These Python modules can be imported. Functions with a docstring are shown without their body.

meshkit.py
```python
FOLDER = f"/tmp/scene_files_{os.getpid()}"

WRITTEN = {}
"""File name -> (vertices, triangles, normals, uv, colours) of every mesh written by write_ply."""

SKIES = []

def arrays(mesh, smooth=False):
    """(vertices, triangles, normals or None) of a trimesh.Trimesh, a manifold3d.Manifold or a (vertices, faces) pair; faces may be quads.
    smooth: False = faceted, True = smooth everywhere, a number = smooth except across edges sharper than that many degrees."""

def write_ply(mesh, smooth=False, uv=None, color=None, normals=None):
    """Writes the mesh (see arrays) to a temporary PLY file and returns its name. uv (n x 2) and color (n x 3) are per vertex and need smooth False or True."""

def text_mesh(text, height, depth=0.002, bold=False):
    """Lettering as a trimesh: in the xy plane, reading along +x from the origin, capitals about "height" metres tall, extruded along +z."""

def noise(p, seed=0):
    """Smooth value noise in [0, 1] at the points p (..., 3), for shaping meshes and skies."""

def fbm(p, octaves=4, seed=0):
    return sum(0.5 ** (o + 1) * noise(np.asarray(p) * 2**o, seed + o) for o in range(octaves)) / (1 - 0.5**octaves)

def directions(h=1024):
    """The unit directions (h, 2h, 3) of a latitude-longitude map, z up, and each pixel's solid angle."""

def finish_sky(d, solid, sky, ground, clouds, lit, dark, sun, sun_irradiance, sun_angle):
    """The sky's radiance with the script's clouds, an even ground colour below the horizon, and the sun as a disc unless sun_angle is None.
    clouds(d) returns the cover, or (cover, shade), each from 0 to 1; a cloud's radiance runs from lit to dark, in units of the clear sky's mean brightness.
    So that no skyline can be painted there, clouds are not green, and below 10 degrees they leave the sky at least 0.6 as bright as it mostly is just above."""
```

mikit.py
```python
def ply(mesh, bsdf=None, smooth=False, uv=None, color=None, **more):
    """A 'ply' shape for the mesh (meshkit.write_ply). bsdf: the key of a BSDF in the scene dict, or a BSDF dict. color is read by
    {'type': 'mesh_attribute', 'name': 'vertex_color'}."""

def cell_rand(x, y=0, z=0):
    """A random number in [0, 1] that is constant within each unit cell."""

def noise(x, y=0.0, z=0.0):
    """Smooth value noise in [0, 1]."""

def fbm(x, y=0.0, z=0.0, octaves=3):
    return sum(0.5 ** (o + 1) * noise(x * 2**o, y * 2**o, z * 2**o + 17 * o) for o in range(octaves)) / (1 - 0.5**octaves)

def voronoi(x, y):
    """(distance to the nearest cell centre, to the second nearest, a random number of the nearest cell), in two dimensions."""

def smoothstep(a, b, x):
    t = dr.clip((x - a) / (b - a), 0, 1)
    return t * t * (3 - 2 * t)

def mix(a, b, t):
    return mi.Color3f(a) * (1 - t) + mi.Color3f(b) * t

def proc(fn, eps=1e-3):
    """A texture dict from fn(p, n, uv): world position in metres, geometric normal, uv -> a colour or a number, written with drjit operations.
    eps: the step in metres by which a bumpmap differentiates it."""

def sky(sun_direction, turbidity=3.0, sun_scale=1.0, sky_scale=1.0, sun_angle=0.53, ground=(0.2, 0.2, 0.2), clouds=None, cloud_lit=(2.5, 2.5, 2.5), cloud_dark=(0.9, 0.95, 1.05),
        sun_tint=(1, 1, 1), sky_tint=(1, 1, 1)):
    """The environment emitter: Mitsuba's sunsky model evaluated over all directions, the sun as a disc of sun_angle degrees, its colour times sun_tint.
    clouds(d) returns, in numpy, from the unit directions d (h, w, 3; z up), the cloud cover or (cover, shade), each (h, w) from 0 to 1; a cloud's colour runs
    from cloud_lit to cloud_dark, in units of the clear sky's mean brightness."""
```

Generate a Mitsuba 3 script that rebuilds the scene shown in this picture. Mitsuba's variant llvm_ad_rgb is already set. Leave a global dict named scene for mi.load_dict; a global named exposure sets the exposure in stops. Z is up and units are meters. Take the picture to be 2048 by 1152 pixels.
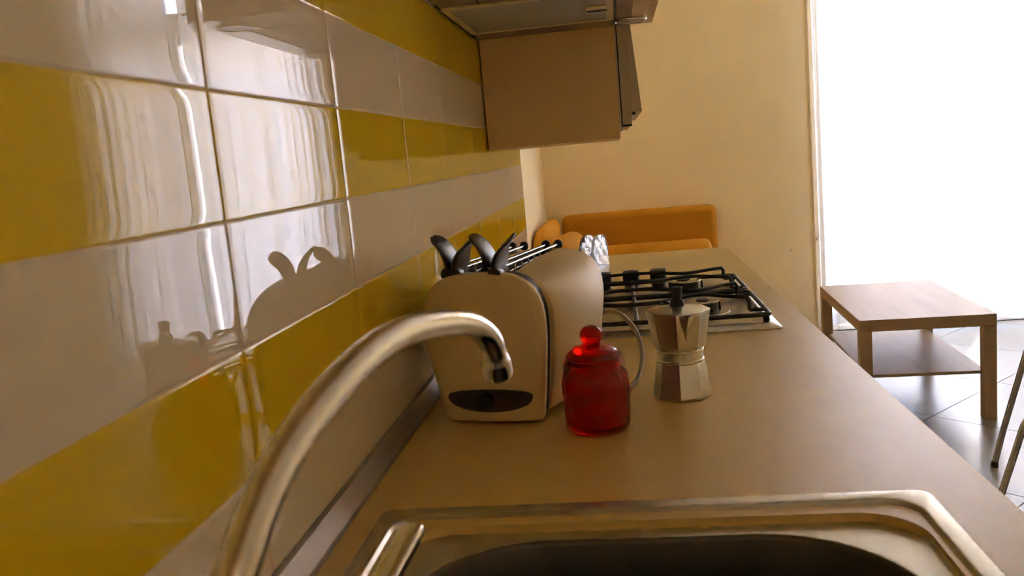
import math, random
import numpy as np, trimesh, manifold3d as m3
import shapely.geometry as sg
import mitsuba as mi, mikit, meshkit
import drjit as dr
random.seed(4); rng = np.random.default_rng(4)
T4 = mi.ScalarTransform4f
scene, labels = {}, {}

# ------------------------------------------------------------------ camera, sky, exposure
F = 1729.9
CAM = np.array([0.29436, -0.62221, 1.25634])
FWD = np.array([-0.12898484, 0.98026652, -0.14980141]); UP = np.array([0.06942967, 0.15961977, 0.984734])
scene['camera'] = {'type': 'thinlens', 'fov': math.degrees(2*math.atan(1024/F)), 'fov_axis': 'x', 'near_clip': .02,
    'to_world': T4().look_at(origin=CAM.tolist(), target=(CAM+FWD).tolist(), up=UP.tolist()),
    'aperture_radius': 0.0013, 'focus_distance': 1.9}
scene['sky'] = mikit.sky((0.35, -0.55, 0.75), turbidity=4.0, sun_scale=0.35, sky_scale=1.0, ground=(.45, .42, .38), sky_tint=(.97, 1.0, 1.06), sun_tint=(1, .97, .92))
exposure = 7.3

# ------------------------------------------------------------------ materials
def mat(key, d):
    scene['mat_'+key] = {'type': 'twosided', 'bsdf': d}
def rgb(*c): return {'type': 'rgb', 'value': list(c)}
def diffuse(key, c, fn=None):
    mat(key, {'type': 'diffuse', 'reflectance': mikit.proc(fn) if fn else rgb(*c)})
def princ(key, c, rough=.4, metal=0., spec=.5, fn=None, **k):
    mat(key, {'type': 'principled', 'base_color': mikit.proc(fn) if fn else rgb(*c), 'roughness': rough, 'metallic': metal, 'specular': spec, **k})
def metal(key, c, alpha, material=None):
    mat(key, {'type': 'roughconductor', 'alpha': alpha, 'distribution': 'ggx', 'eta': 0.0, 'k': 1.0, 'specular_reflectance': rgb(*c)} if material is None else
        {'type': 'roughconductor', 'alpha': alpha, 'distribution': 'ggx', 'material': material})

PLAS = (.82, .62, .33)
def plaster_fn(p, n, uv):
    t = mikit.fbm(p.x*2.3+7, p.y*2.3, p.z*2.3, 3)
    return mikit.mix((.93, .785, .49), (.95, .81, .515), t)
diffuse('plaster', None, plaster_fn)
diffuse('ceiling', (.95, .90, .74))
diffuse('grout', (.76, .64, .48))
def tile_mat(key, c):
    mat(key, {'type': 'plastic', 'diffuse_reflectance': rgb(*c), 'int_ior': 1.47, 'nonlinear': False, 'specular_reflectance': rgb(.76, .76, .76)})
tile_mat('tile_yellow', (.69, .465, .012))
tile_mat('tile_yellow_b', (.67, .45, .011))
tile_mat('tile_white', (.72, .60, .42))
tile_mat('tile_white_b', (.685, .585, .415))
def floor_fn(p, n, uv):
    a = mikit.fbm(p.x*3.1, p.y*3.1, 2.0, 4)
    return mikit.mix((.25, .235, .20), (.315, .295, .25), a)
mat('floor', {'type': 'roughplastic', 'diffuse_reflectance': mikit.proc(floor_fn), 'alpha': .10, 'int_ior': 1.5})
diffuse('floor_joint', (.11, .09, .07))
metal('chair_steel', (.42, .38, .34), .16)
def counter_fn(p, n, uv):
    a = mikit.fbm(p.x*7, p.y*7, p.z*7, 4)
    b = mikit.fbm(p.x*46+3, p.y*30, p.z*40, 3)
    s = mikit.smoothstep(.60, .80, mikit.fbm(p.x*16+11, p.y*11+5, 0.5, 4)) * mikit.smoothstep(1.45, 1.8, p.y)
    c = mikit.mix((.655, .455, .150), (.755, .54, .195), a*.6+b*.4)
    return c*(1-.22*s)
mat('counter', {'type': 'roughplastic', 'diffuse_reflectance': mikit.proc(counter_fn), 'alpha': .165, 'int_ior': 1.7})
princ('cabinet', (.72, .50, .24), .45)
princ('cabinet_front', (.52, .42, .30), .4)
princ('dark_gap', (.015, .012, .01), .6)
metal('chrome', (.84, .81, .78), .015)
metal('steel', (.11, .10, .085), .16)  # sink bowl: same steel as rim, darkened to carry dark reflections in its colour
metal('steel_smooth', (.62, .585, .53), .07)
metal('aluminium', (.76, .73, .68), .075)
metal('alu_trim', (.50, .46, .41), .26)
princ('toaster_silver', (.66, .52, .29), .50, .12, .4)
princ('brown_plastic', (.034, .019, .013), .30)
princ('black_plastic', (.010, .009, .008), .5)
princ('black_iron', (.010, .010, .010), .42)
princ('grey_cable', (.36, .31, .26), .5)
princ('blue_grey', (.13, .15, .19), .4)
scene['mat_red_glass'] = {'type': 'dielectric', 'int_ior': 1.49, 'ext_ior': 1.0, 'specular_transmittance': rgb(.86, .036, .026)}
scene['mat_clear_glass'] = {'type': 'dielectric', 'int_ior': 1.47, 'ext_ior': 1.0, 'specular_transmittance': rgb(.985, .97, .985)}
scene['mat_pane'] = {'type': 'thindielectric', 'int_ior': 1.5}
def sofa_fn(p, n, uv):
    a = mikit.fbm(p.x*190, p.y*190, p.z*190, 2); b = mikit.fbm(p.x*5, p.y*5, p.z*5, 2)
    return mikit.mix((.47, .20, .014), (.57, .26, .024), a*.6+b*.4)
princ('sofa', None, .85, 0., .2, sofa_fn, sheen=.3)
def wood_fn(p, n, uv):
    a = mikit.fbm(p.x*26+p.z*30, p.y*2.2, 3.0, 4)
    b = mikit.noise(p.x*120+p.z*140, p.y*5, 1.0)
    return mikit.mix((.32, .225, .13), (.41, .295, .18), a*.7+b*.3)
princ('oak', None, .40, 0., .08, wood_fn)
def curtain_mat(key, c, t):
    scene['mat_'+key] = {'type': 'principledthin', 'base_color': rgb(*c), 'diff_trans': t, 'roughness': .8, 'spec_trans': 0.0, 'eta': 1.3}
curtain_mat('curtain', (.94, .94, .95), 1.15)
curtain_mat('curtain_low_trans', (.93, .92, .91), .98)  # lower diffuse transmission, for the right-hand curtain and both hems
princ('white_frame', (.80, .77, .72), .35)
princ('cream_trim', (.82, .72, .52), .5)
diffuse('facade', (.66, .60, .55))
diffuse('balcony', (.52, .51, .50))
princ('filter', (.42, .39, .33), .55, .3)
princ('pale_plastic', (.62, .52, .34), .4)
metal('hood_steel', (.56, .47, .38), .20)
princ('lamp_glass', (.40, .36, .30), .3)

# ------------------------------------------------------------------ helpers
def add(key, mesh, m, smooth=False, **k):
    assert key not in scene, key
    scene[key] = mikit.ply(mesh, 'mat_'+m, smooth, **k)
    return key
def lab(key, label, cat=None, group=None, kind=None):
    d = {}
    if label: d['label'] = label
    if cat: d['category'] = cat
    if group: d['group'] = group
    if kind: d['kind'] = kind
    labels[key] = d
def struct(key, label=None):
    lab(key, label, None, None, 'structure')
def num(base, i): return base if i == 0 else f'{base}_{i:03d}'
def cat(*ms): return trimesh.util.concatenate([m for m in ms])
def box(lo, hi, c=.0):
    lo, hi = np.array(lo, float), np.array(hi, float)
    if c <= 0:
        b = trimesh.creation.box(extents=hi-lo); b.apply_translation((lo+hi)/2); return b
    pts = []
    for sx in (0, 1):
        for sy in (0, 1):
            for sz in (0, 1):
                s = np.array([sx, sy, sz]); p = np.where(s, hi, lo); ins = np.where(s, -c, c)
                for a in range(3):
                    q = p+ins; q[a] = p[a]; pts.append(q)
    return trimesh.convex.convex_hull(np.array(pts))
def soft_box(lo, hi, r, n=4, bulge=0., seed=0):
    """cushion: rounded box, refined, faces puffed"""
    lo, hi = np.array(lo, float), np.array(hi, float)
    sp = m3.Manifold.sphere(r, 24)
    ms = [sp.translate([x, y, z]) for x in (lo[0]+r, hi[0]-r) for y in (lo[1]+r, hi[1]-r) for z in (lo[2]+r, hi[2]-r)]
    h = m3.Manifold.batch_hull(ms).refine_to_length(max(.02, (hi-lo).max()/28)).to_mesh()
    t = trimesh.Trimesh(h.vert_properties[:, :3], h.tri_verts)
    c, e = (lo+hi)/2, (hi-lo)/2
    q = (t.vertices-c)/e
    if bulge:
        out = np.zeros_like(q)
        for a in range(3):
            o = [b for b in range(3) if b != a]
            out[:, a] = np.sign(q[:, a])*np.clip(abs(q[:, a])-.5, 0, 1)*2*(1-q[:, o[0]]**2).clip(0)*(1-q[:, o[1]]**2).clip(0)
        t.vertices = t.vertices+out*bulge
    t.vertices = t.vertices + (meshkit.fbm(t.vertices*7+seed, 3)[:, None]-.5)*.006
    return t
def rect_frame(o, ax, ay, w, h, t, d): pass
def xf(mesh, M):
    m = mesh.copy(); m.apply_transform(M); return m
def rotz(a, o=(0, 0, 0)):
    M = trimesh.transformations.rotation_matrix(a, [0, 0, 1]); M[:3, 3] = o; return M
def spline(pts, n, closed=False):
    from scipy.interpolate import CubicSpline
    p = np.array(pts, float)
    d = np.r_[0, np.cumsum(np.linalg.norm(np.diff(p, axis=0), axis=1)**.6)]
    return CubicSpline(d, p, bc_type='natural')(np.linspace(0, d[-1], n))
def tube(pts, r, sides=20, cap=True):
    p = np.array(pts, float); n = len(p); r = np.broadcast_to(np.array(r, float), (n,))
    t = np.gradient(p, axis=0); t /= np.linalg.norm(t, axis=1, keepdims=True)
    a = np.cross(t[0], [0, 0, 1.]) if abs(t[0][2]) < .9 else np.cross(t[0], [1., 0, 0])
    a /= np.linalg.norm(a); A = [a]
    for i in range(1, n):
        a = A[-1]-t[i]*(A[-1]@t[i]); a /= np.linalg.norm(a); A.append(a)
    A = np.array(A); B = np.cross(t, A)
    th = np.arange(sides)*2*np.pi/sides
    V = p[:, None]+r[:, None, None]*(np.cos(th)[None, :, None]*A[:, None]+np.sin(th)[None, :, None]*B[:, None])
    return grid_mesh(V, True, cap)
def grid_mesh(V, closed=True, cap=True):
    """V: rings (n, m, 3); quads between rings; caps as fans"""
    V = np.asarray(V, float); n, m = V.shape[:2]
    F_ = []
    mm = m if closed else m-1
    i, j = np.meshgrid(np.arange(n-1), np.arange(mm), indexing='ij'); i, j = i.ravel(), j.ravel()
    a, b, c, d = i*m+j, i*m+(j+1) % m, (i+1)*m+(j+1) % m, (i+1)*m+j
    F_ = np.vstack([np.stack([a, b, c], 1), np.stack([a, c, d], 1)])
    P = V.reshape(-1, 3)
    if cap and closed:
        k = len(P); P = np.vstack([P, V[0].mean(0), V[-1].mean(0)]); j = np.arange(m)
        F_ = np.vstack([F_, np.stack([j*0+k, (j+1) % m, j], 1), np.stack([j*0+k+1, (n-1)*m+j, (n-1)*m+(j+1) % m], 1)])
    t = trimesh.Trimesh(P, F_, process=False)
    if closed and cap and t.volume < 0: t.invert()
    return t
def lathe(prof, center, n=64, rib=None):
    """prof: (r, z) list; rib(theta, r, z)->dr"""
    th = np.arange(n)*2*np.pi/n
    rings = []
    for r, z in prof:
        rr = r+(rib(th, r, z) if rib else 0*th)
        rings.append(np.stack([center[0]+rr*np.cos(th), center[1]+rr*np.sin(th), center[2]+z+0*th], 1))
    return grid_mesh(np.array(rings), True, True)
def poly_extrude(poly, h, z0=0.):
    m = trimesh.creation.extrude_polygon(poly, h, engine='earcut'); m.apply_translation([0, 0, z0]); return m
def rrect(x0, y0, x1, y1, r, n=8):
    """points of rounded rectangle, ccw, fixed count 4*(n+1)"""
    P = []
    for cx, cy, a0 in ((x1-r, y1-r, 0), (x0+r, y1-r, 90), (x0+r, y0+r, 180), (x1-r, y0+r, 270)):
        for k in range(n+1):
            a = math.radians(a0+90*k/n); P.append((cx+r*math.cos(a), cy+r*math.sin(a)))
    return np.array(P)
def dense(P, m):
    """insert m extra points on the four long sides of an rrect ring"""
    n = len(P)//4; out = []
    for s in range(4):
        seg = P[s*n:(s+1)*n]; nxt = P[((s+1)*n) % len(P)]
        out += list(seg)
        for k in range(1, m+1): out.append(seg[-1]+(nxt-seg[-1])*k/(m+1))
    return np.array(out)
def m3t(man):
    m = man.to_mesh(); return trimesh.Trimesh(m.vert_properties[:, :3], m.tri_verts)
def t3m(t):
    t = t.copy(); t.merge_vertices()
    return m3.Manifold(m3.Mesh(np.asarray(t.vertices, np.float32), np.asarray(t.faces, np.uint32)))

CT = .92                      # counter top height
YF = 4.80                     # far wall
XR, YB, ZC = 4.05, -1.40, 2.70  # right wall, back wall, ceiling
ROW = .0988; ZJ2 = CT+.3065; TW = .30; YE = 2.10
OX0, OX1, OZ1 = 1.535, 3.08, 2.60   # window opening

# ------------------------------------------------------------------ room shell
add('wall_left', cat(box((-.40, YB-.3, 0), (-.16, YF+.3, ZC)), box((-.16, YB, 0), (-.0065, YE, ZC))), 'plaster'); struct('wall_left', 'yellow and white tiled kitchen wall running into cream plaster')
add('wall_left__grout_bed', box((-.0065, -1.3, .88), (-.0013, YE, ZJ2+4*ROW)), 'grout'); lab('wall_left__grout_bed', 'pale brown grout between the wall tiles')
add('wall_far', cat(box((-.16, YF, 0), (OX0, YF+.30, ZC)), box((OX1, YF, 0), (XR+.24, YF+.30, ZC)), box((OX0, YF, OZ1), (OX1, YF+.30, ZC))), 'plaster'); struct('wall_far', 'cream plaster wall behind the orange sofa')
add('wall_right', box((XR, YB-.3, 0), (XR+.24, YF, ZC)), 'plaster'); struct('wall_right')
add('wall_back', box((-.16, YB-.3, 0), (XR, YB, ZC)), 'plaster'); struct('wall_back')
add('ceiling', box((-.40, YB-.3, ZC), (XR+.24, YF+.3, ZC+.2)), 'ceiling'); struct('ceiling')
add('floor', box((-.40, YB-.3, -.2), (XR+.24, YF+.3, -.004)), 'floor_joint'); struct('floor', 'glossy cream floor tiles laid diagonally with thin dark joints')
# floor tiles, laid at 45 degrees: u = x+y, v = x-y
S2 = .888
k = 0
room = sg.box(-.16, YB, XR, YF+.08)
for iu in range(-4, 12):
    for iv in range(-10, 8):
        u0, v0 = 3.81+S2*(iu-2), -1.575+S2*(iv)
        g = .0028
        q = [(u0+g, v0+g), (u0+S2-g, v0+g), (u0+S2-g, v0+S2-g), (u0+g, v0+S2-g)]
        pl = sg.Polygon([((u+v)/2, (u-v)/2) for u, v in q]).intersection(room)
        if pl.is_empty or pl.area < .003 or pl.geom_type != 'Polygon': continue
        add(num('floor__tile', k), poly_extrude(pl, .004, -.004), 'floor'); k += 1

# wall tiles: pillowed edges, faint waviness
def tile_mesh(y0, y1, z0, z1, seed):
    g = .0007
    y0, y1, z0, z1 = y0+g, y1-g, z0+g, z1-g
    ed = np.array([0, .0008, .002, .004, .0065, .0095, .013, .018])
    def axis(a, b, n):
        return np.r_[a+ed, np.linspace(a+.018, b-.018, n+2)[1:-1], b-ed[::-1]] if b-a > .06 else np.linspace(a, b, 6)
    ys, zs = axis(y0, y1, 9), axis(z0, z1, 4)
    Y, Z = np.meshgrid(ys, zs, indexing='ij')
    e = np.minimum(np.minimum(Y-y0, y1-Y), np.minimum(Z-z0, z1-Z)).clip(0)
    dy, dz = np.minimum(Y-y0, y1-Y), np.minimum(Z-z0, z1-Z)
    def drop(d): return .00030*((1-d/.013).clip(0))**2.4+.0005*((1-d/.0008).clip(0))**2
    X = -drop(dy)-drop(dz)
    X = X + (meshkit.noise(np.stack([Y*9, Z*14, 0*Y+seed], -1))-.5)*.00013
    V = np.stack([X, Y, Z], -1)
    n, m = V.shape[:2]
    i, j = np.meshgrid(np.arange(n-1), np.arange(m-1), indexing='ij'); i, j = i.ravel(), j.ravel()
    a, b, c, d = i*m+j, (i+1)*m+j, (i+1)*m+j+1, i*m+j+1
    F_ = np.vstack([np.stack([a, b, c], 1), np.stack([a, c, d], 1)])
    P = V.reshape(-1, 3)
    # skirt to the wall
    per = np.r_[np.arange(m)[::1], (np.arange(1, n)*m+m-1), ((n-1)*m+np.arange(m-1)[::-1]), (np.arange(1, n-1)[::-1]*m)]
    base = P[per].copy(); base[:, 0] = -.0065
    k0 = len(P); L = len(per); P = np.vstack([P, base]); j = np.arange(L)
    F_ = np.vstack([F_, np.stack([per, k0+j, k0+(j+1) % L], 1), np.stack([per, k0+(j+1) % L, per[(j+1) % L]], 1)])
    t = trimesh.Trimesh(P, F_, process=False)
    return t
k = 0
struct_rows = range(-2, 6)    # row r lies between joint r-1 (top) and joint r (bottom)
for r in range(-1, 6):
    z1, z0 = ZJ2-(r-1-2)*ROW, ZJ2-(r-2)*ROW
    yellow = r % 2 == 0
    for c in range(-4, 7):
        y0 = c*TW
        t = tile_mesh(y0, y0+TW, z0, z1, 3.7*k)
        m_ = ('tile_yellow' if yellow else 'tile_white')+('_b' if random.random() < .4 else '')
        add(num('wall_left__tile', k), t, m_, 55); k += 1
# aluminium upstand at the counter's back
prof = sg.Polygon([(0, 0), (.0165, 0), (.0165, .006), (.013, .012), (.006, .0235), (.003, .0245), (0, .0245)])
tr = poly_extrude(prof, YE+1.3)
tr.apply_transform(np.array([[1, 0, 0, 0], [0, 0, 1, -1.3], [0, 1, 0, CT+.0008], [0, 0, 0, 1.]])); tr.invert() if tr.volume < 0 else None
tr.apply_translation([.0006, 0, 0])
add('trim_1', tr, 'alu_trim'); struct('trim_1', 'aluminium upstand strip along the back of the worktop')
# window strip at the wall's right end with its two hooks
add('trim_2', box((1.452, YF-.022, 0), (1.488, YF, ZC), .005), 'cream_trim'); struct('trim_2', 'cream strip on the wall beside the curtain')
for i, (x, z) in enumerate(((1.466, .60), (1.482, .61))):
    add(num('trim_2__hook', i), cat(lathe([(.002, 0), (.006, .002), (.007, .008), (.004, .012), (.002, .013)], (0, 0, 0), 14).apply_transform(trimesh.transformations.rotation_matrix(math.pi/2, [1, 0, 0])).apply_translation([x, YF-.021, z]) if False else box((x-.005, YF-.034, z-.008), (x+.005, YF-.021, z+.008), .003)), 'pale_plastic')
add('wall_plug', xf(lathe([(.001, 0), (.0028, .0005), (.0034, .002), (.002, .003), (.001, .003)], (0, 0, 0), 16), trimesh.transformations.translation_matrix([1.319, YF+.001, .541]) @ trimesh.transformations.rotation_matrix(math.pi/2, [1, 0, 0])), 'brown_plastic', 40)
lab('wall_plug', 'tiny dark screw head in the cream wall between sofa and curtain', 'screw')

# ------------------------------------------------------------------ window, outside
wy0, wy1 = YF+.09, YF+.15
fw = .07
def bar(x0, x1, z0, z1, y0=wy0, y1=wy1): return box((x0, y0, z0), (x1, y1, z1), .006)
add('window_1', cat(bar(OX0, OX0+fw, 0, OZ1), bar(OX1-fw, OX1, 0, OZ1), bar(OX0+fw, OX1-fw, OZ1-fw, OZ1), bar(OX0+fw, OX1-fw, 0, .035), bar(OX0+fw, OX1-fw, 2.25, 2.36)), 'white_frame'); struct('window_1', 'white French window frame behind the curtains')
leaves = ((OX0+fw, 2.540), (2.540, OX1-fw))
k = 0
for i, (a, b) in enumerate(leaves):
    add(num('window_1__sash', i), cat(bar(a+.002, a+.055, .04, 2.245), bar(b-.055, b-.002, .04, 2.245), bar(a+.055, b-.055, 2.16, 2.245), bar(a+.055, b-.055, .04, .16)), 'white_frame')
    for (x0, x1, z0, z1) in ((a+.05, b-.05, .155, 2.165), (a-.003, b+.003, 2.355, OZ1-fw+.004)):
        q = trimesh.Trimesh([[x0, YF+.12, z0], [x1, YF+.12, z0], [x1, YF+.12, z1], [x0, YF+.12, z1]], [[0, 1, 2], [0, 2, 3]])
        add(num('window_1__pane', k), q, 'pane'); k += 1
add('balcony_slab', box((-.5, YF+.3, -.25), (5, YF+1.5, -.03)), 'balcony'); lab('balcony_slab', None, None, None, 'structure'); 
# ------------------------------------------------------------------ curtains
def curtain(x0, x1, seed, ztop=2.62, zbot=.075, gather=None, w0=0., dy=0.):
    nx, nz = 460, 40
    u = np.linspace(0, 1, nx); w = np.linspace(w0, 1, nz if w0 == 0 else 5)     # w: 0 top, 1 hem
    r = np.random.default_rng(seed)
    ph = r.uniform(0, 6.28, 8)
    U, Wv = np.meshgrid(u, w, indexing='ij')
    warp = U+.02*np.sin(U*9+ph[0])+.012*np.sin(U*21+ph[1])
    if gather: warp = U**gather
    lean = .05*(Wv-.3)*np.cos(U*2.6)
    X = x0+(x1-x0)*U+lean*(1-U)*.9*0+.035*Wv*np.sin(U*3.1)
    a = warp*47+3*np.sin(warp*5+ph[7])+ph[2]+.5*Wv*np.sin(U*7+ph[3])
    amp = (.020*(.55+.45*np.sin(warp*13+ph[4]))+.005)*(.35+.65*np.clip(U/.2, 0, 1))
    B = .0175*(.5+.5*np.sin(warp*17+ph[0]))*(.7+.3*np.sin(warp*41+ph[1]))*np.clip(U/.05, 0, 1)*np.clip((1-U)/.05, 0, 1)
    X = X+B*np.sin(2*a)*(.8+.4*Wv)
    Yv = YF-.075-dy+amp*np.cos(a)*(.75+.5*Wv)+.008*np.sin(warp*110+ph[5]+1.3*Wv)*(1-.6*Wv)+.010*np.sin(warp*14+Wv*1.2+ph[6])
    Z = ztop+(zbot-ztop)*Wv+.004*np.sin(a*.5)*Wv
    V = np.stack([X, Yv, Z], -1)
    return grid_mesh(V, False, False)
c1 = curtain(1.468, 2.365, 3, gather=.72)
add('curtain', c1, 'curtain', True); lab('curtain', 'left-hand sheer white curtain beside the cream wall, behind the coffee table', 'curtain', 'sheer curtains')
c2 = curtain(2.455, 3.17, 8)
add('curtain_001', c2, 'curtain_low_trans', True); lab('curtain_001', 'right-hand sheer white curtain, mostly seen as a reflection in the tiles', 'curtain', 'sheer curtains')
add('curtain__hem', curtain(1.468, 2.365, 3, gather=.72, w0=.972, dy=.0015), 'curtain_low_trans', True)
add('curtain_001__hem', curtain(2.455, 3.17, 8, w0=.972, dy=.0015), 'curtain_low_trans', True)
lab('curtain__hem', 'doubled hem'); lab('curtain_001__hem', 'doubled hem')
add('curtain_rail', box((1.30, YF-.11, 2.62), (3.3, YF-.04, 2.665), .006), 'white_frame'); lab('curtain_rail', 'white curtain rail above the French window', 'curtain rail')

# ------------------------------------------------------------------ worktop and base cabinets
YS, YN = -1.30, YE
SX0, SX1, SY0, SY1 = .043, .556, -.75, .168       # sink outline
hole = sg.Polygon(rrect(.075, -.33, .53, .13, .05))
top = sg.box(0.0009, YS, .6156, 2.116).difference(hole)
add('worktop', poly_extrude(top, .036, CT-.036), 'counter'); lab('worktop', 'long beige laminate kitchen worktop along the tiled wall', 'worktop')
add('worktop__edge_band', box((.6156, YS, CT-.036), (.6172, 2.116, CT-.0004), .0005), 'counter')
for i in range(5):
    y0 = YS+.40+i*.6; y1 = y0+.598
    key = num('base_cabinet', i)
    add(key+'__body', cat(box((.02, y0, .10), (.575, y0+.018, CT-.037)), box((.02, y1-.018, .10), (.575, y1, CT-.037)), box((.02, y0+.018, .10), (.575, y1-.018, .118)), box((.02, y0+.018, .118), (.03, y1-.018, CT-.24))), 'cabinet')
    add(key+'__door', box((.577, y0+.002, .105), (.597, y1-.002, CT-.04), .0015), 'cabinet_front')
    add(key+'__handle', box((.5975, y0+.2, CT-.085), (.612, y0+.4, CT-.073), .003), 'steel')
    add(key+'__plinth', box((.50, y0, .001), (.516, y1, .098)), 'cabinet_front')
    lab(key, 'plain beige base cabinet under the worktop, '+('left of the sink', 'below the sink bowl', 'below the toaster and jar', 'below the hob', 'at the far end by the sofa')[i], 'cabinet', 'base cabinets under the worktop')

# ------------------------------------------------------------------ sink
def ring(x0, y0, x1, y1, r, z):
    P = dense(rrect(x0, y0, x1, y1, r, 10), 8); return np.c_[P, np.full(len(P), z)]
z1, z2 = CT+.0042, CT-.0085
bx0, bx1, by0, by1 = .098, .506, -.285, .112
rings = [ring(SX0, SY0, SX1, SY1, .013, CT+.0008), ring(SX0+.0010, SY0+.001, SX1-.001, SY1-.001, .0125, CT+.0032), ring(SX0+.003, SY0+.003, SX1-.003, SY1-.003, .011, z1),
         ring(SX0+.016, SY0+.016, SX1-.0165, SY1-.0165, .030, z1), ring(SX0+.018, SY0+.018, SX1-.019, SY1-.019, .030, z1-.0015),
         ring(SX0+.0265, SY0+.0265, SX1-.028, SY1-.028, .032, z2+.0015), ring(SX0+.029, SY0+.029, SX1-.031, SY1-.031, .032, z2), ring(bx0-.003, by0-.003, bx1+.003, by1+.003, .118, z2), ring(bx0-.0005, by0-.0005, bx1+.0005, by1+.0005, .1155, z2-.0006)]
add('sink__rim', grid_mesh(np.array(rings), True, False), 'steel_smooth', 35); lab('sink__rim', 'bright stepped steel rim')
rings2 = [ring(bx0, by0, bx1, by1, .115, z2-.001), ring(bx0+.003, by0+.003, bx1-.003, by1-.003, .113, z2-.005)]
for zz, ins in ((-.03, .008), (-.08, .014), (-.13, .020), (-.150, .028), (-.160, .045), (-.163, .07)):
    rings2.append(ring(bx0+ins, by0+ins, bx1-ins, by1-ins, .11, z2+zz))
rings2.append(ring(.27, -.12, .34, -.05, .03, z2-.166))
g = grid_mesh(np.array(rings2), True, False)
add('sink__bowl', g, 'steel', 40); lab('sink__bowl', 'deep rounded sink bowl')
add('sink__drain', lathe([(.001, .002), (.03, .002), (.036, .004), (.040, .001), (.040, -.004), (.001, -.004)], (.305, -.085, z2-.163), 32), 'chrome', 40)
lab('sink', 'inset stainless steel sink with raised rim in the worktop', 'sink')

# ------------------------------------------------------------------ faucet
FB = np.array([.118, -.365, z2])
path = [(.1185, -.364, CT+.085), (.1225, -.356, 1.045), (.1290, -.338, 1.080), (.1345, -.3160, 1.1050), (.1366, -.2980, 1.1200), (.1402, -.2740, 1.1340), (.1464, -.2425, 1.1470), (.1540, -.2090, 1.1568), (.1612, -.1775, 1.1622), (.1710, -.1410, 1.1628), (.1835, -.1000, 1.1570), (.1935, -.0690, 1.1480), (.2000, -.0460, 1.1330), (.2010, -.0370, 1.1180)]
P = spline(path, 70)
add('faucet__spout', tube(P, .0089, 32), 'chrome', 50)
d = P[-1]-P[-3]; d /= np.linalg.norm(d)
add('faucet__aerator', tube([P[-1]-d*.004, P[-1]+d*.001, P[-1]+d*.003, P[-1]+d*.014, P[-1]+d*.0155], [.0089, .0098, .0106, .0106, .0088], 32), 'chrome', 35)
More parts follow.
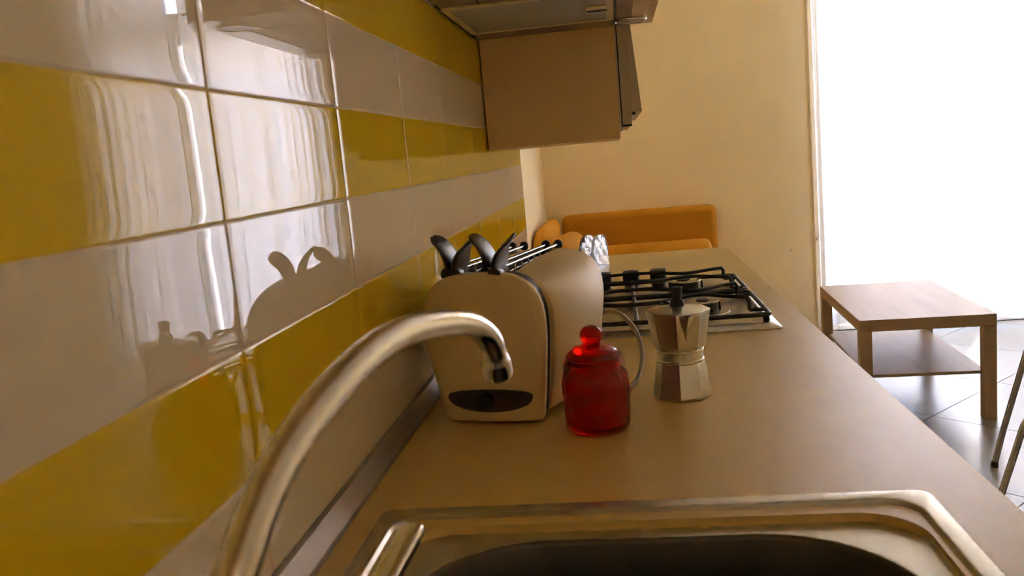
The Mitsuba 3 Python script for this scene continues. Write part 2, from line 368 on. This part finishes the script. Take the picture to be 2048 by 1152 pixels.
add('faucet__body', lathe([(.001, 0), (.030, 0), (.031, .004), (.026, .009), (.0235, .013), (.023, .085), (.021, .095), (.016, .102), (.0125, .104), (.001, .104)], FB, 48), 'chrome', 35)
# lever: flat blade, rounded tip
def blade(a, b, w0, w1, t, up=(0, 0, 1)):
    a, b = np.array(a, float), np.array(b, float); dd = b-a; L = np.linalg.norm(dd); dd /= L
    s = np.cross(dd, up); s /= np.linalg.norm(s); n = np.cross(s, dd)
    rs = []
    for f, ws, ts in ((0, 1, 1), (.2, 1, 1), (.93, 1, 1), (.965, .96, .95), (.985, .86, .85), (.997, .6, .55), (1.0, .25, .2)):
        w = (w0+(w1-w0)*f)*ws; th = t*ts
        ang = np.arange(28)*2*np.pi/28
        e = 2/3.6
        x = np.sign(np.cos(ang))*abs(np.cos(ang))**e*w/2; y = np.sign(np.sin(ang))*abs(np.sin(ang))**e*th/2
        rs.append(a+dd*L*f+x[:, None]*s+y[:, None]*n)
    return grid_mesh(np.array(rs), True, True)
add('faucet__lever', blade((.1215, -.345, .990), (.1500, -.108, 1.0285), .014, .0178, .0085), 'chrome', 40)
lab('faucet__lever', 'flat chrome lever handle'); lab('faucet', 'chrome swan-neck kitchen faucet with a flat lever, over the sink', 'faucet')

# ------------------------------------------------------------------ toaster
TO = np.array([.118, .438, CT]); TM = rotz(math.radians(-10), TO)
def outline(hw_bot, hw, zbot, zc, zt, n=72, e=2.5):
    """closed (u, z) outline: flared sides to hw at zc, superelliptic top to zt"""
    pts = []
    for k in range(n+1):
        a = math.pi*k/n
        pts.append((hw*np.sign(math.cos(a))*abs(math.cos(a))**(2/e), zc+(zt-zc)*abs(math.sin(a))**(2/e)))
    m = 14
    left = [(-(hw+(hw_bot-hw)*(k/m)**1.15), zc+(zbot-zc)*k/m) for k in range(1, m)]
    rc = .006
    left += [(-hw_bot, zbot+rc*.6), (-hw_bot+rc*.4, zbot+.0012), (-hw_bot+rc, zbot)]
    bot = [(x, zbot) for x in np.linspace(-hw_bot+rc, hw_bot-rc, 10)[1:-1]]
    right = [(-x, z) for x, z in left[::-1]]
    return np.array(pts+left+bot+right)
def sec(o, s): return np.c_[o[:, 0], np.full(len(o), s) if np.isscalar(s) else s, o[:, 1]]
# front panel, bowed
o = outline(.0655, .0825, .004, .120, .1965, e=2.9); o[:, 0] -= .0055*np.clip(o[:, 1]/.12, 0, 1)
cz = np.array([0, .10])
rs = []
for c in (.02, .2, .4, .6, .75, .87, .94, .975, .993):
    q = cz+(o-cz)*c
    s = -.009*(1-(q[:, 0]/.0775)**2)-.003*(1-((q[:, 1]-.1)/.1)**2) + (.0045*max(0, (c-.9)/.1)**2)
    rs.append(sec(q, s))
rs.append(sec(o, -.009*(1-(o[:, 0]/.0775)**2).clip(0)-.003*(1-((o[:, 1]-.1)/.1)**2).clip(0)+.0052))
rs.append(sec(o, .0075)); rs.append(sec(cz+(o-cz)*.97, .009))
add('toaster__end_panel', xf(grid_mesh(np.array(rs), True, True), TM), 'toaster_silver', 38)
og = cz+(o-cz)*.965
add('toaster__gasket', xf(grid_mesh(np.array([sec(og, .0085), sec(og, .040)]), True, True), TM), 'black_plastic', 30)
# body
L = .335
ss = np.r_[.031, .0325, .036, .045, np.linspace(.055, L-.03, 22), L-.018, L-.009, L-.003, L]
rs = []
for s in ss:
    f = (s-.031)/(L-.031)
    g = .0815+.0245*math.sin(math.pi*min(max(f, 0), 1))**.75
    if s < .045: g = .0785+(.0815+.0245*math.sin(math.pi*.046)**.75-.0785)*((s-.031)/.014)**.5
    if s > L-.02: g *= math.sqrt(max(0, 1-((s-L+.02)/.021)**2))*.35+.65
    zt = .1865+.0050*math.sin(math.pi*f)
    if s > L-.03: zt -= .02*((s-L+.03)/.03)**2
    rs.append(sec(outline(g*.84, g, .010, .120, zt, e=2.9), s))
body = grid_mesh(np.array(rs), True, True)
slots = ((-.0470, .0165), (.0100, .0165))
cut = t3m(body)
for uc, hw in slots: cut -= t3m(box((uc-hw, .062, .15), (uc+hw, L-.045, .26)))
add('toaster__body', xf(m3t(cut), TM), 'toaster_silver', 38)
for i, (uc, hw) in enumerate(slots):
    a, b, c0, c1 = uc-hw+.0004, uc+hw-.0004, .0625, L-.0455
    add(num('toaster__slot', i), xf(cat(box((a, c0, .151), (b, c1, .153)), box((a, c0, .153), (a+.0015, c1, .1865)), box((b-.0015, c0, .153), (b, c1, .1865)), box((a+.0015, c0, .153), (b-.0015, c0+.0015, .1865)), box((a+.0015, c1-.0015, .153), (b-.0015, c1, .1865))), TM), 'dark_gap')
    lab(num('toaster__slot', i), 'dark toasting slot')
# dark oval recess and knob on the front
def oval():
    th = np.linspace(0, 2*np.pi, 56, endpoint=False)
    x = .057*np.cos(th); zz = np.where(np.sin(th) > 0, .010, .0205)*np.sign(np.sin(th))*abs(np.sin(th))**.85
    R = []
    for c, off in ((.02, -.0010), (.6, -.0010), (.93, -.0010), (1.0, -.0004), (1.0, .004)):
        X = x*c-.002; Zv = .0385+zz*c
        s = -.009*(1-(X/.0775)**2)-.003*(1-((Zv-.1)/.1)**2)+off
        R.append(np.c_[X, s, Zv])
    return grid_mesh(np.array(R), True, True)
add('toaster__grip', xf(oval(), TM), 'brown_plastic', 30); lab('toaster__grip', 'dark brown oval grip on the end panel')
kn = lathe([(.001, 0), (.0095, 0), (.0095, .006), (.0085, .008), (.001, .008)], (0, 0, 0), 28)
kn.apply_transform(trimesh.transformations.rotation_matrix(math.pi/2, [1, 0, 0])); kn.apply_translation([-.005, -.0128, .035])
add('toaster__grip__button', xf(kn, TM), 'black_plastic', 30)
kb = lathe([(.001, -.004), (.008, -.004), (.008, .005), (.0065, .007), (.001, .007)], (0, 0, 0), 24)
kb.apply_transform(trimesh.transformations.rotation_matrix(math.pi/2, [0, 1, 0])); kb.apply_translation([.0795, .062, .058])
add('toaster__dial', xf(kb, TM), 'blue_grey', 30); lab('toaster__dial', 'small blue-grey dial on the side')
lab('toaster', 'silver two-slot toaster with rounded top and brown oval grip, beside the red jar', 'toaster')
# cable
cb = [(.215, .700, CT+.055), (.243, .705, CT+.075), (.262, .697, CT+.088), (.284, .680, CT+.086), (.307, .650, CT+.062), (.313, .615, CT+.034), (.305, .580, CT+.013), (.285, .545, CT+.0045), (.250, .520, CT+.0042), (.215, .530, CT+.0042)]
add('toaster__cable', tube(spline(cb, 60), .0036, 12), 'grey_cable', 60); lab('toaster__cable', 'grey power cable looped in the air')

# sandwich tongs: two horn handles, two wire racks each
def sweep_sheet(cs, hw, th, s0, nsec=26):
    """cs: (u,z) curve; th thickness per point; section extends hw along s about s0 (arrays)"""
    c = np.array(cs, float); n = len(c)
    t = np.gradient(c, axis=0); t /= np.linalg.norm(t, axis=1, keepdims=True); nn = np.c_[-t[:, 1], t[:, 0]]
    ang = np.arange(nsec)*2*np.pi/nsec; e = 2/2.6
    cx = np.sign(np.cos(ang))*abs(np.cos(ang))**e; cy = np.sign(np.sin(ang))*abs(np.sin(ang))**e
    R = []
    for i in range(n):
        w, h = hw[i], th[i]/2
        uz = c[i]+nn[i]*(cy*h)[:, None]
        R.append(np.c_[uz[:, 0], s0[i]+cx*w, uz[:, 1]])
    return grid_mesh(np.array(R), True, True)
for i, (uc, ds) in enumerate(((-.046, .010), (.0105, 0.0))):
    key = num('toast_tongs', i)
    for jn, sg_ in enumerate((-1, 1)):
        off = .004
        cs = spline([(uc+sg_*(off+.002), .186), (uc+sg_*(off+.003), .203), (uc+sg_*(off+.006), .219), (uc+sg_*(off+.0135), .233), (uc+sg_*(off+.025), .2445)], 16)
        f = np.linspace(0, 1, 16)
        hw = .0220+.003*np.sin(f*np.pi)-.005*f**3; hw[-1] *= .55; hw[-2] *= .85
        th = .0105-.0050*f; th[-1] *= .5; th[0] *= .7
        s0 = .018+ds+(.012 if sg_ < 0 else .008)-.004*f
        if sg_ > 0: hw = hw*1.3
        sh = sweep_sheet(cs, hw, th, s0)
        vv = sh.vertices; vv[:, 2] -= np.clip((s0[0]+.026-vv[:, 1])/.052, 0, 1)*np.clip((vv[:, 2]-.205)/.04, 0, 1)*(.012 if sg_ > 0 else .004); sh.vertices = vv
        add(f'{key}__{num("handle", jn)}', xf(sh, TM), 'brown_plastic', 50)
        pv = lathe([(.001, 0), (.0075, 0), (.0085, .002), (.0085, .016), (.0075, .018), (.001, .018)], (0, 0, 0), 20)
        pv.apply_transform(trimesh.transformations.rotation_matrix(-math.pi/2, [1, 0, 0])); pv.apply_translation([uc+sg_*(off+.0035), -.006+ds+(.012 if sg_ < 0 else 0), .194])
        add(f'{key}__{num("pivot", jn)}', xf(pv, TM), 'brown_plastic', 40)
        ur = uc+sg_*.0100
        rods = [tube([(ur, .036+ds, .1985), (ur, L-.020, .1925)], .0021, 10)]
        for z in (.180, .166): rods.append(tube([(ur, .072, z), (ur, L-.055, z)], .0012, 8))
        for s in np.linspace(.08, L-.06, 7): rods.append(tube([(ur, s, .160), (ur, s, .1955)], .0011, 8))
        add(f'{key}__{num("rack", jn)}', xf(cat(*rods), TM), 'steel_smooth', 50)
        add(f'{key}__{num("ball", jn)}', xf(trimesh.creation.icosphere(3, .0072).apply_translation([ur, L-.014, .1922]), TM), 'black_plastic', True)
    lab(key, ('sandwich tongs with curved brown horn handles in the toaster slot nearer the tiles', 'sandwich tongs with curved brown horn handles in the toaster slot nearer the red jar')[i], 'tongs', 'sandwich tongs in the toaster')

# ------------------------------------------------------------------ red jar
JC = (.2510, .4000, CT+.0006)
def ribs(th, r, z):
    k = np.clip((z-.006)/.01, 0, 1)*np.clip((.078-z)/.010, 0, 1)
    return .0017*k*(np.abs(np.cos(th*13))-.35)*(1 if r > .0368 else 0)
outer = [(.002, .0), (.030, .0), (.0355, .0015), (.0385, .005), (.0392, .012), (.0398, .04), (.0402, .056), (.0396, .0645), (.0372, .0705), (.0338, .0735), (.0322, .0760), (.0322, .0790), (.0345, .0805), (.0375, .0820), (.0386, .0843), (.0377, .0866), (.0345, .0878), (.0318, .0878)]
inner = [(.0298, .0868), (.0292, .080), (.0292, .0755), (.0320, .0705), (.0358, .064), (.0364, .055), (.0360, .02), (.0345, .0085), (.028, .0058), (.002, .0055)]
add('jar__body', lathe(outer+inner, JC, 156, ribs), 'red_glass', 40)
lid = [(.002, .0882), (.0280, .0882), (.0318, .0885), (.0330, .0900), (.0326, .0920), (.0295, .0965), (.0270, .0985), (.0225, .1020), (.0160, .1042), (.0118, .1050), (.0108, .1060), (.0118, .1080), (.0137, .1115), (.0144, .1160), (.0136, .1205), (.0110, .1245), (.0065, .1268), (.0012, .1275)]
add('jar__lid', lathe(lid, JC, 72, lambda th, r, z: (.0005*np.cos(th*9) if z > .1075 else 0*th)), 'red_glass', 40); lab('jar__lid', 'domed red glass lid with round knob')
lab('jar', 'ribbed red glass jar with domed lid, in front of the toaster', 'jar')

# ------------------------------------------------------------------ moka pot
MC = np.array([.3615, .5230, CT+.0006])
def octa(r, z, rot=math.radians(-97), c=0.): 
    a = rot+np.arange(8)*math.pi/4
    return np.c_[MC[0]+r*np.cos(a), MC[1]+r*np.sin(a), np.full(8, MC[2]+z)]
def octm(prof): return grid_mesh(np.array([octa(r, z) for r, z in prof]), True, True)
add('moka_pot__base', octm([(.036, 0), (.0385, .0008), (.0388, .003), (.0318, .047), (.0305, .0485)]), 'aluminium')
add('moka_pot__collar', lathe([(.001, .0475), (.0300, .0475), (.0312, .049), (.0312, .0505), (.0300, .0515), (.0300, .0625), (.0312, .0635), (.0300, .065), (.001, .065)], MC, 48), 'aluminium', 30)
add('moka_pot__jug', octm([(.0295, .0635), (.0318, .0655), (.0338, .0690), (.0418, .1130), (.0418, .1145), (.040, .115)]), 'aluminium')
add('moka_pot__lid', octm([(.0405, .1145), (.0428, .1150), (.0428, .1164), (.0405, .1172), (.0100, .1222), (.0085, .1224)]), 'aluminium')
# spout: V lip
a = math.radians(-97+22.5-4)
sd = np.array([math.cos(a), math.sin(a), 0]); tn = np.array([-math.sin(a), math.cos(a), 0]); up = np.array([0, 0, 1.])
pts = [MC+sd*.036+tn*.0125+up*.1138, MC+sd*.036-tn*.0125+up*.1138, MC+sd*.0475+up*.1152, MC+sd*.0475+up*.1125, MC+sd*.0335+up*.0800, MC+sd*.036+tn*.012+up*.1100, MC+sd*.036-tn*.012+up*.1100]
add('moka_pot__spout', trimesh.convex.convex_hull(np.array(pts)), 'aluminium')
hp = [MC+sd*.0463+tn*.0045+up*.1160, MC+sd*.0463-tn*.0045+up*.1160, MC+sd*.0468+up*.1120, MC+sd*.0482+tn*.004+up*.1155, MC+sd*.0482-tn*.004+up*.1155, MC+sd*.0484+up*.1128]
add('moka_pot__spout__opening', trimesh.convex.convex_hull(np.array(hp)), 'dark_gap')
add('moka_pot__knob', lathe([(.001, .1210), (.0090, .1212), (.0098, .1235), (.0088, .1270), (.0064, .1300), (.0062, .1330), (.0074, .1400), (.0082, .1445), (.0080, .1462), (.0070, .1470), (.001, .1472)], MC, 16), 'black_plastic', 30)
hs = -sd
hd = spline([MC+hs*.038+up*.108, MC+hs*.058+up*.113, MC+hs*.072+up*.108, MC+hs*.076+up*.085, MC+hs*.073+up*.055], 24)
add('moka_pot__handle', tube(hd, np.r_[.006, np.linspace(.0065, .0080, 22), .006], 10), 'black_plastic', 40)
lab('moka_pot__knob', 'black plastic lid knob'); lab('moka_pot__handle', 'black plastic handle'); lab('moka_pot', 'octagonal aluminium stovetop coffee pot with black knob, in front of the hob', 'coffee pot')

# ------------------------------------------------------------------ hob
HX0, HX1, HY0, HY1 = .070, .562, .893, 1.500
hz = CT+.0006
rings = []
for ins, z, r in ((0, 0, .012), (0, .0015, .012), (.003, .0045, .012), (.016, .0100, .014), (.020, .0102, .016), (.026, .0085, .02)):
    P_ = dense(rrect(HX0+ins, HY0+ins, HX1-ins, HY1-ins, r, 6), 6); rings.append(np.c_[P_, np.full(len(P_), hz+z)])
add('hob__plate', grid_mesh(np.array(rings), True, True), 'steel_smooth', 25)
burners = ((.190, 1.045, .030), (.440, 1.045, .027), (.190, 1.315, .026), (.425, 1.315, .034))
PZ = hz+.0085
for i, (x, y, r) in enumerate(burners):
    kb = num('hob__burner', i)
    add(kb, lathe([(r*1.9, 0), (r*1.85, .0022), (r*1.3, .0034), (r*1.2, .0038), (.001, .0040)], (x, y, PZ), 40), 'steel_smooth', 35)
    add(kb+'__ring', lathe([(.001, .0040), (r*1.0, .0040), (r*1.0, .0185), (r*.96, .0195), (.001, .0195)], (x, y, PZ), 40, lambda th, r_, z: -.0007*(np.cos(th*18) > .3)*(r_ > .02)), 'black_iron', 30)
    add(kb+'__cap', lathe([(.001, .0196), (r*1.10, .0196), (r*1.13, .0208), (r*1.10, .0222), (r*.9, .0228), (r*.55, .0228), (.001, .0228)], (x, y, PZ), 40), 'steel_smooth', 35)
    add(kb+'__cap_centre', lathe([(.001, .0229), (r*.45, .0229), (r*.45, .0250), (r*.35, .0262), (.001, .0264)], (x, y, PZ), 32), 'black_iron', 35)
    add(kb+'__spark', lathe([(.0022, 0.0041), (.0022, .017), (.001, .020)], (x+r*1.15, y-.008, PZ), 10), 'black_iron', 40)
gr = .0042
def grate(y0, y1, yc, key):
    x0, x1, xm = .098, .545, .312
    z0, z1 = hz+.0215, hz+.046
    parts = []
    # perimeter frame, rounded corners
    P_ = rrect(x0, y0, x1, y1, .012, 4); P_ = np.vstack([P_, P_[:1]]); parts.append(tube(np.c_[P_, np.full(len(P_), z0)], gr, 10))
    add(key+'__frame', cat(*parts), 'black_iron', 50)
    add(key+'__cross_bar', tube([(xm, y0, z0), (xm, y1, z0)], gr, 10), 'black_iron', 50)
    hw_ = (y1-y0)*.34
    for k, sg_ in enumerate((-1, 1)):
        xs = np.linspace(x0+.028, x1-.028, 41)
        near = np.exp(-((xs-.190)/.055)**2)+np.exp(-((xs-.430)/.055)**2)
        ys = yc+sg_*(hw_-(hw_-.024)*np.clip(near, 0, 1))
        zs = np.full(41, z1)
        bar_ = [(xs[0], ys[0], z0), (xs[0], ys[0], z1-.006)]+[(x, y, z) for x, y, z in zip(xs[0:1]+.004, ys, zs)]+[(x, y, z) for x, y, z in zip(xs[1:-1], ys[1:-1], zs[1:-1])]+[(xs[-1]-.004, ys[-1], z1), (xs[-1], ys[-1], z1-.006), (xs[-1], ys[-1], z0)]
        add(f'{key}__{num("support_bar", k)}', tube(bar_, gr*.9, 8), 'black_iron', 50)
        for q, xx in enumerate((xs[0], xs[-1])):
            xe = x0 if q == 0 else x1
            add(f'{key}__{num("side_strut", k*2+q)}', tube([(xx, ys[0 if q == 0 else -1], z0), (xe, ys[0 if q == 0 else -1], z0)], gr*.85, 8), 'black_iron', 50)
    for q, (fx, fy) in enumerate(((x0+.006, y0+.006), (x1-.006, y0+.006), (x0+.006, y1-.006), (x1-.006, y1-.006))):
        add(f'{key}__{num("foot", q)}', lathe([(.001, 0), (.0052, 0), (.0058, .003), (.0050, .0165), (.001, .0165)], (fx, fy, PZ), 12), 'black_plastic', 40)
grate(.918, 1.172, 1.050, 'pan_support'); grate(1.188, 1.395, 1.288, 'pan_support_001')
lab('pan_support', 'black wire pan support on the hob, nearer the coffee pot', 'pan support', 'pan supports on the hob')
lab('pan_support_001', 'black wire pan support on the hob, nearer the row of knobs', 'pan support', 'pan supports on the hob')
for i, x in enumerate((.182, .246, .311, .375)):
    kk = num('hob__knob', i)
    add(kk, lathe([(.001, .0), (.0165, .0), (.0175, .003), (.0155, .006), (.0165, .009), (.0195, .0120), (.0195, .0300), (.0180, .0330), (.001, .0335)], (x, 1.437, PZ), 28), 'black_plastic', 35)
lab('hob__knob', 'black control knob')
add('hob__ignition_button', lathe([(.001, 0), (.0085, 0), (.0085, .008), (.0070, .0095), (.001, .0098)], (.432, 1.450, PZ), 20), 'black_plastic', 35)
lab('hob', 'stainless steel gas hob with four burners and a row of black knobs', 'hob')

# ------------------------------------------------------------------ napkin holder
A0, A1 = np.array([.2105, 1.725]), np.array([.2520, 1.880])
dv = (A1-A0)/np.linalg.norm(A1-A0); pv = np.array([dv[1], -dv[0]]); LN = np.linalg.norm(A1-A0)
def arch_plate(off, seed):
    nu, nw = 46, 40
    R = []
    th = .0060
    def P3(u, w, side):
        hgt = .099*(1-abs(2*u-1)**2.6)**(1/2.6)
        z = .004+w*max(hgt-.004, .0)
        tap = 1.0
        xy = A0+dv*LN*u+pv*(off+side*th/2)
        b = .0030*abs(math.sin(u*34+2*math.sin(z*120+u*5)))*abs(math.sin(z*75+u*9+seed)) if 0 < u < 1 else 0
        xy = xy+pv*side*b
        return [xy[0], xy[1], CT+z]
    us = .5-.5*np.cos(np.linspace(0.02, np.pi-.02, nu)); ws = np.linspace(0, 1, nw)
    for u in us:
        R.append([P3(u, w, 1) for w in ws]+[P3(u, w, -1) for w in ws[::-1]])
    return grid_mesh(np.array(R), True, True)
add('napkin_holder__side_plate', arch_plate(0, 1.), 'clear_glass', 30)
add('napkin_holder__side_plate_001', arch_plate(-.035, 2.), 'clear_glass', 30)
bp = sg.Polygon([A0+pv*.004, A1+pv*.004, A1-pv*.039, A0-pv*.039])
add('napkin_holder__base', poly_extrude(bp, .0030, CT+.0006), 'clear_glass')
lab('napkin_holder', 'clear crystal-textured napkin holder with two arched sides, behind the toaster', 'napkin holder')

# ------------------------------------------------------------------ hood and wall cabinet
CY = 1.401
add('wall_cabinet__body', box((.003, CY, 1.2755), (.309, 2.10, 2.05), .001), 'cabinet')
add('wall_cabinet__door', cat(box((.3160, CY+.001, 1.305), (.3370, 2.099, 2.05), .001)), 'cabinet_front')
w = trimesh.convex.convex_hull(np.array([[.33705, y, 1.332] for y in (CY+.001, 2.099)]+[[.3610, y, 1.332] for y in (CY+.001, 2.099)]+[[.33705, y, 1.62] for y in (CY+.001, 2.099)]+[[.3395, y, 1.62] for y in (CY+.001, 2.099)]))
add('wall_cabinet__handle_rail', w, 'cabinet_front')
for i, y in enumerate((CY+.004, )):
    add('wall_cabinet__hinge_strip', box((.3092, CY+.0005, 1.300), (.3135, 2.098, 2.04)), 'cabinet_front')
    add('wall_cabinet__door_gap', box((.3136, CY+.004, 1.30), (.3158, 2.098, 2.04)), 'dark_gap')
add('wall_cabinet__end_cap', box((.3165, CY+.0003, 1.3005), (.3365, CY+.012, 1.3046), .0005), 'dark_gap'); lab('wall_cabinet__end_cap', 'dark end cap under the door')
add('wall_cabinet__end_cap_001', box((.3390, CY+.002, 1.3255), (.3460, CY+.02, 1.3316), .0005), 'dark_gap')
add('wall_cabinet_001__body', box((.003, -1.10, 1.60), (.309, .60, 2.05), .001), 'cabinet')  # unseen cabinet, added only to give the faucet something dark to reflect
add('wall_cabinet_001__door', box((.3160, -1.099, 1.63), (.3370, .599, 2.05), .001), 'cabinet_front')
lab('wall_cabinet_001', 'unseen brown cabinet added above the sink for dark reflections', 'cabinet')
lab('wall_cabinet', 'brown wall cabinet beyond the cooker hood, above the worktop', 'cabinet')
HZ = 1.524
hy0, hy1 = .80, 1.398
add('cooker_hood__housing', cat(box((.002, hy0, HZ), (.3960, hy1, HZ+.055), .0015)), 'hood_steel')
add('cooker_hood__chimney', box((.003, .96, HZ+.056), (.27, 1.24, ZC-.002), .002), 'hood_steel')
add('cooker_hood__filter', box((.020, .945, HZ-.0030), (.297, 1.262, HZ-.0003), .001), 'filter'); lab('cooker_hood__filter', 'grey grease filter panel')
fr = sg.box(.008, .933, .309, 1.274).difference(sg.box(.0205, .9455, .2965, 1.2615))
add('cooker_hood__filter_frame', poly_extrude(fr, .0035, HZ-.0038), 'pale_plastic')
add('cooker_hood__latch', box((.257, 1.065, HZ-.0065), (.2955, 1.145, HZ-.0032), .001), 'pale_plastic')
ov = sg.LineString([(.270, 1.112), (.286, 1.112)]).buffer(.0125)
add('cooker_hood__latch__slot', poly_extrude(ov, .0006, HZ-.0071), 'dark_gap')
add('cooker_hood__seam', box((.3120, hy0+.01, HZ-.0012), (.3160, 1.29, HZ-.0002)), 'dark_gap')
add('cooker_hood__seam_001', box((.0025, .90, HZ-.003), (.0070, 1.33, HZ-.0002)), 'dark_gap')
add('cooker_hood__seam_002', box((.0765, hy0+.01, HZ-.0008), (.0785, .931, HZ-.0002)), 'dark_gap')
add('cooker_hood__control_strip', box((.3475, hy0+.003, HZ-.0014), (.3955, hy1-.003, HZ-.0002)), 'steel_smooth')
for i, y in enumerate((1.318, .880)):
    kk = num('cooker_hood__lamp', i)
    tor = trimesh.creation.torus(.0335, .0022, 48, 12).apply_translation([.3455, y, HZ-.0030])
    add(kk+'__ring', tor, 'chrome', True)
    add(kk+'__lens', lathe([(.001, -.0022), (.0325, -.0022), (.0325, -.0004), (.001, -.0004)], (.3455, y, HZ-.0016), 40), 'lamp_glass', 30)
vis = sg.Polygon(rrect(.380, .83, .427, 1.215, .018))
add('cooker_hood__visor', poly_extrude(vis, .0045, HZ+.018), 'clear_glass'); lab('cooker_hood__visor', 'clear glass visor')
lab('cooker_hood', 'stainless steel cooker hood with grey filter on the tiled wall', 'cooker hood')

# ------------------------------------------------------------------ sofa
add('sofa__base', soft_box((-.14, 3.70, .06), (.84, 4.76, .34), .03, bulge=0), 'sofa', 50)
add('sofa__seat_cushion', soft_box((-.05, 3.72, .345), (.85, 4.62, .478), .045, bulge=.015), 'sofa', 50)
bk = soft_box((-.152, 3.68, .335), (-.066, 4.62, .865), .041, bulge=.01)
# large rounded top corner at the near end
v = bk.vertices; ydist = ((3.68+.22-v[:, 1])/.22).clip(0, 1)
v[:, 2] -= .10*(1-np.sqrt((1-ydist**2).clip(0)))*((v[:, 2]-.335)/.53).clip(0, 1); bk.vertices = v
add('sofa__backrest', bk, 'sofa', 50)
add('sofa__side_rest', soft_box((-.06, 4.635, .335), (.868, 4.785, .866), .035, bulge=.004), 'sofa', 50)
for i, (x, y) in enumerate(((-.09, 3.77), (.78, 3.77), (-.09, 4.70), (.78, 4.70))):
    add(num('sofa__leg', i), lathe([(.001, 0.001), (.02, .001), (.024, .065), (.001, .065)], (x, y, 0), 16), 'oak', 40)
lab('sofa', 'orange fabric corner sofa against the cream wall beyond the worktop', 'sofa')
bz = .585
bp_ = [(.001, 0), (.06, .002), (.088, .014), (.099, .035), (.1, .06), (.1, .74), (.099, .765), (.088, .786), (.06, .798), (.001, .80)]
bol = lathe(bp_, (0, 0, 0), 40); bol.apply_transform(trimesh.transformations.rotation_matrix(math.pi/2, [0, 1, 0])); bol.apply_translation([.015, 4.515, bz])
add('bolster_cushion', bol, 'sofa', 50); lab('bolster_cushion', 'long round orange bolster along the far side of the sofa', 'cushion')
pc = soft_box((-.05, -.15, -.13), (.05, .15, .13), .045, bulge=.03, seed=9)
pc.apply_transform(trimesh.transformations.rotation_matrix(.28, [0, 1, 0])); pc.apply_transform(trimesh.transformations.rotation_matrix(-.35, [0, 0, 1])); pc.apply_translation([-.004, 3.84, .690])
add('scatter_cushion', pc, 'sofa', 50); lab('scatter_cushion', 'small orange cushion leaning in the sofa corner', 'cushion')

# ------------------------------------------------------------------ coffee table
KX, KY, KR, KH, KL, KW = 1.2581, 3.0838, -.0473, .4474, .9058, .535
KM = rotz(KR, (KX, KY, 0))
add('coffee_table__top', xf(box((0, 0, KH-.05), (KW, KL, KH), .0012), KM), 'oak')
for i, (x, y) in enumerate(((0, 0), (KW-.05, 0), (0, KL-.05), (KW-.05, KL-.05))):
    add(num('coffee_table__leg', i), xf(box((x+.0004, y+.0004, .0006), (x+.0496, y+.0496, KH-.0502), .001), KM), 'oak')
add('coffee_table__shelf', xf(box((.030, .028, .190), (KW-.030, KL-.028, .2035), .001), KM), 'oak')
lab('coffee_table', 'low oak-coloured coffee table with a lower shelf, by the curtain', 'coffee table')

# ------------------------------------------------------------------ chair at the right edge
tr_ = .0105
add('chair__side_frame', tube(spline([(1.365, 2.055, .012), (1.415, 2.07, .145), (1.462, 2.085, .275)], 8).tolist()+spline([(1.470, 2.087, .298), (1.482, 2.09, .318), (1.503, 2.095, .330), (1.53, 2.10, .334)], 10).tolist()+[(1.75, 2.13, .345), (1.95, 2.16, .355)]+spline([(1.985, 2.165, .352), (2.01, 2.168, .335), (2.03, 2.17, .30)], 8).tolist()+[(2.10, 2.18, .012)], tr_, 14), 'chair_steel', 60)
add('chair__side_frame_001', tube([(1.568, 2.533, .012), (1.592, 2.52, .14), (1.655, 2.487, .43)]+spline([(1.662, 2.483, .452), (1.68, 2.48, .463), (1.71, 2.48, .466)], 8).tolist()+[(1.95, 2.52, .466)]+spline([(1.99, 2.525, .475), (2.02, 2.53, .52), (2.06, 2.535, .86)], 14).tolist(), tr_, 14), 'chair_steel', 60)
add('chair__foot', lathe([(.001, 0), (.012, 0), (.0125, .003), (.012, .022), (.001, .022)], (1.568, 2.533, .0008), 14), 'black_plastic', 30)
add('chair__foot_001', lathe([(.001, 0), (.012, 0), (.0125, .003), (.012, .022), (.001, .022)], (1.365, 2.055, .0008), 14), 'black_plastic', 30)
add('chair__cross_bar', tube([(1.78, 2.135, .350), (1.80, 2.49, .460)], tr_*.8, 10), 'chair_steel', 60)
add('chair__seat', soft_box((1.76, 2.10, .465), (2.14, 2.56, .505), .018), 'brown_plastic', 40)
add('chair__backrest', soft_box((2.05, 2.12, .68), (2.085, 2.55, .90), .015), 'brown_plastic', 40)
lab('chair', 'tubular chrome chair cut off by the right edge of the picture', 'chair')

# ------------------------------------------------------------------ the building across the street
add('facade__wall', box((-8, 14, -9), (14, 15, 9)), 'facade')
k = 0
for x in np.arange(-6, 13, 2.2):
    for z in (-6.5, -3.3, -.1, 3.1, 6.3):
        add(num('facade__window', k), cat(box((x, 13.93, z), (x+.95, 13.999, z+1.7)),), 'blue_grey'); k += 1
lab('facade', 'pale pink building across the street, glimpsed between the curtains', 'building')
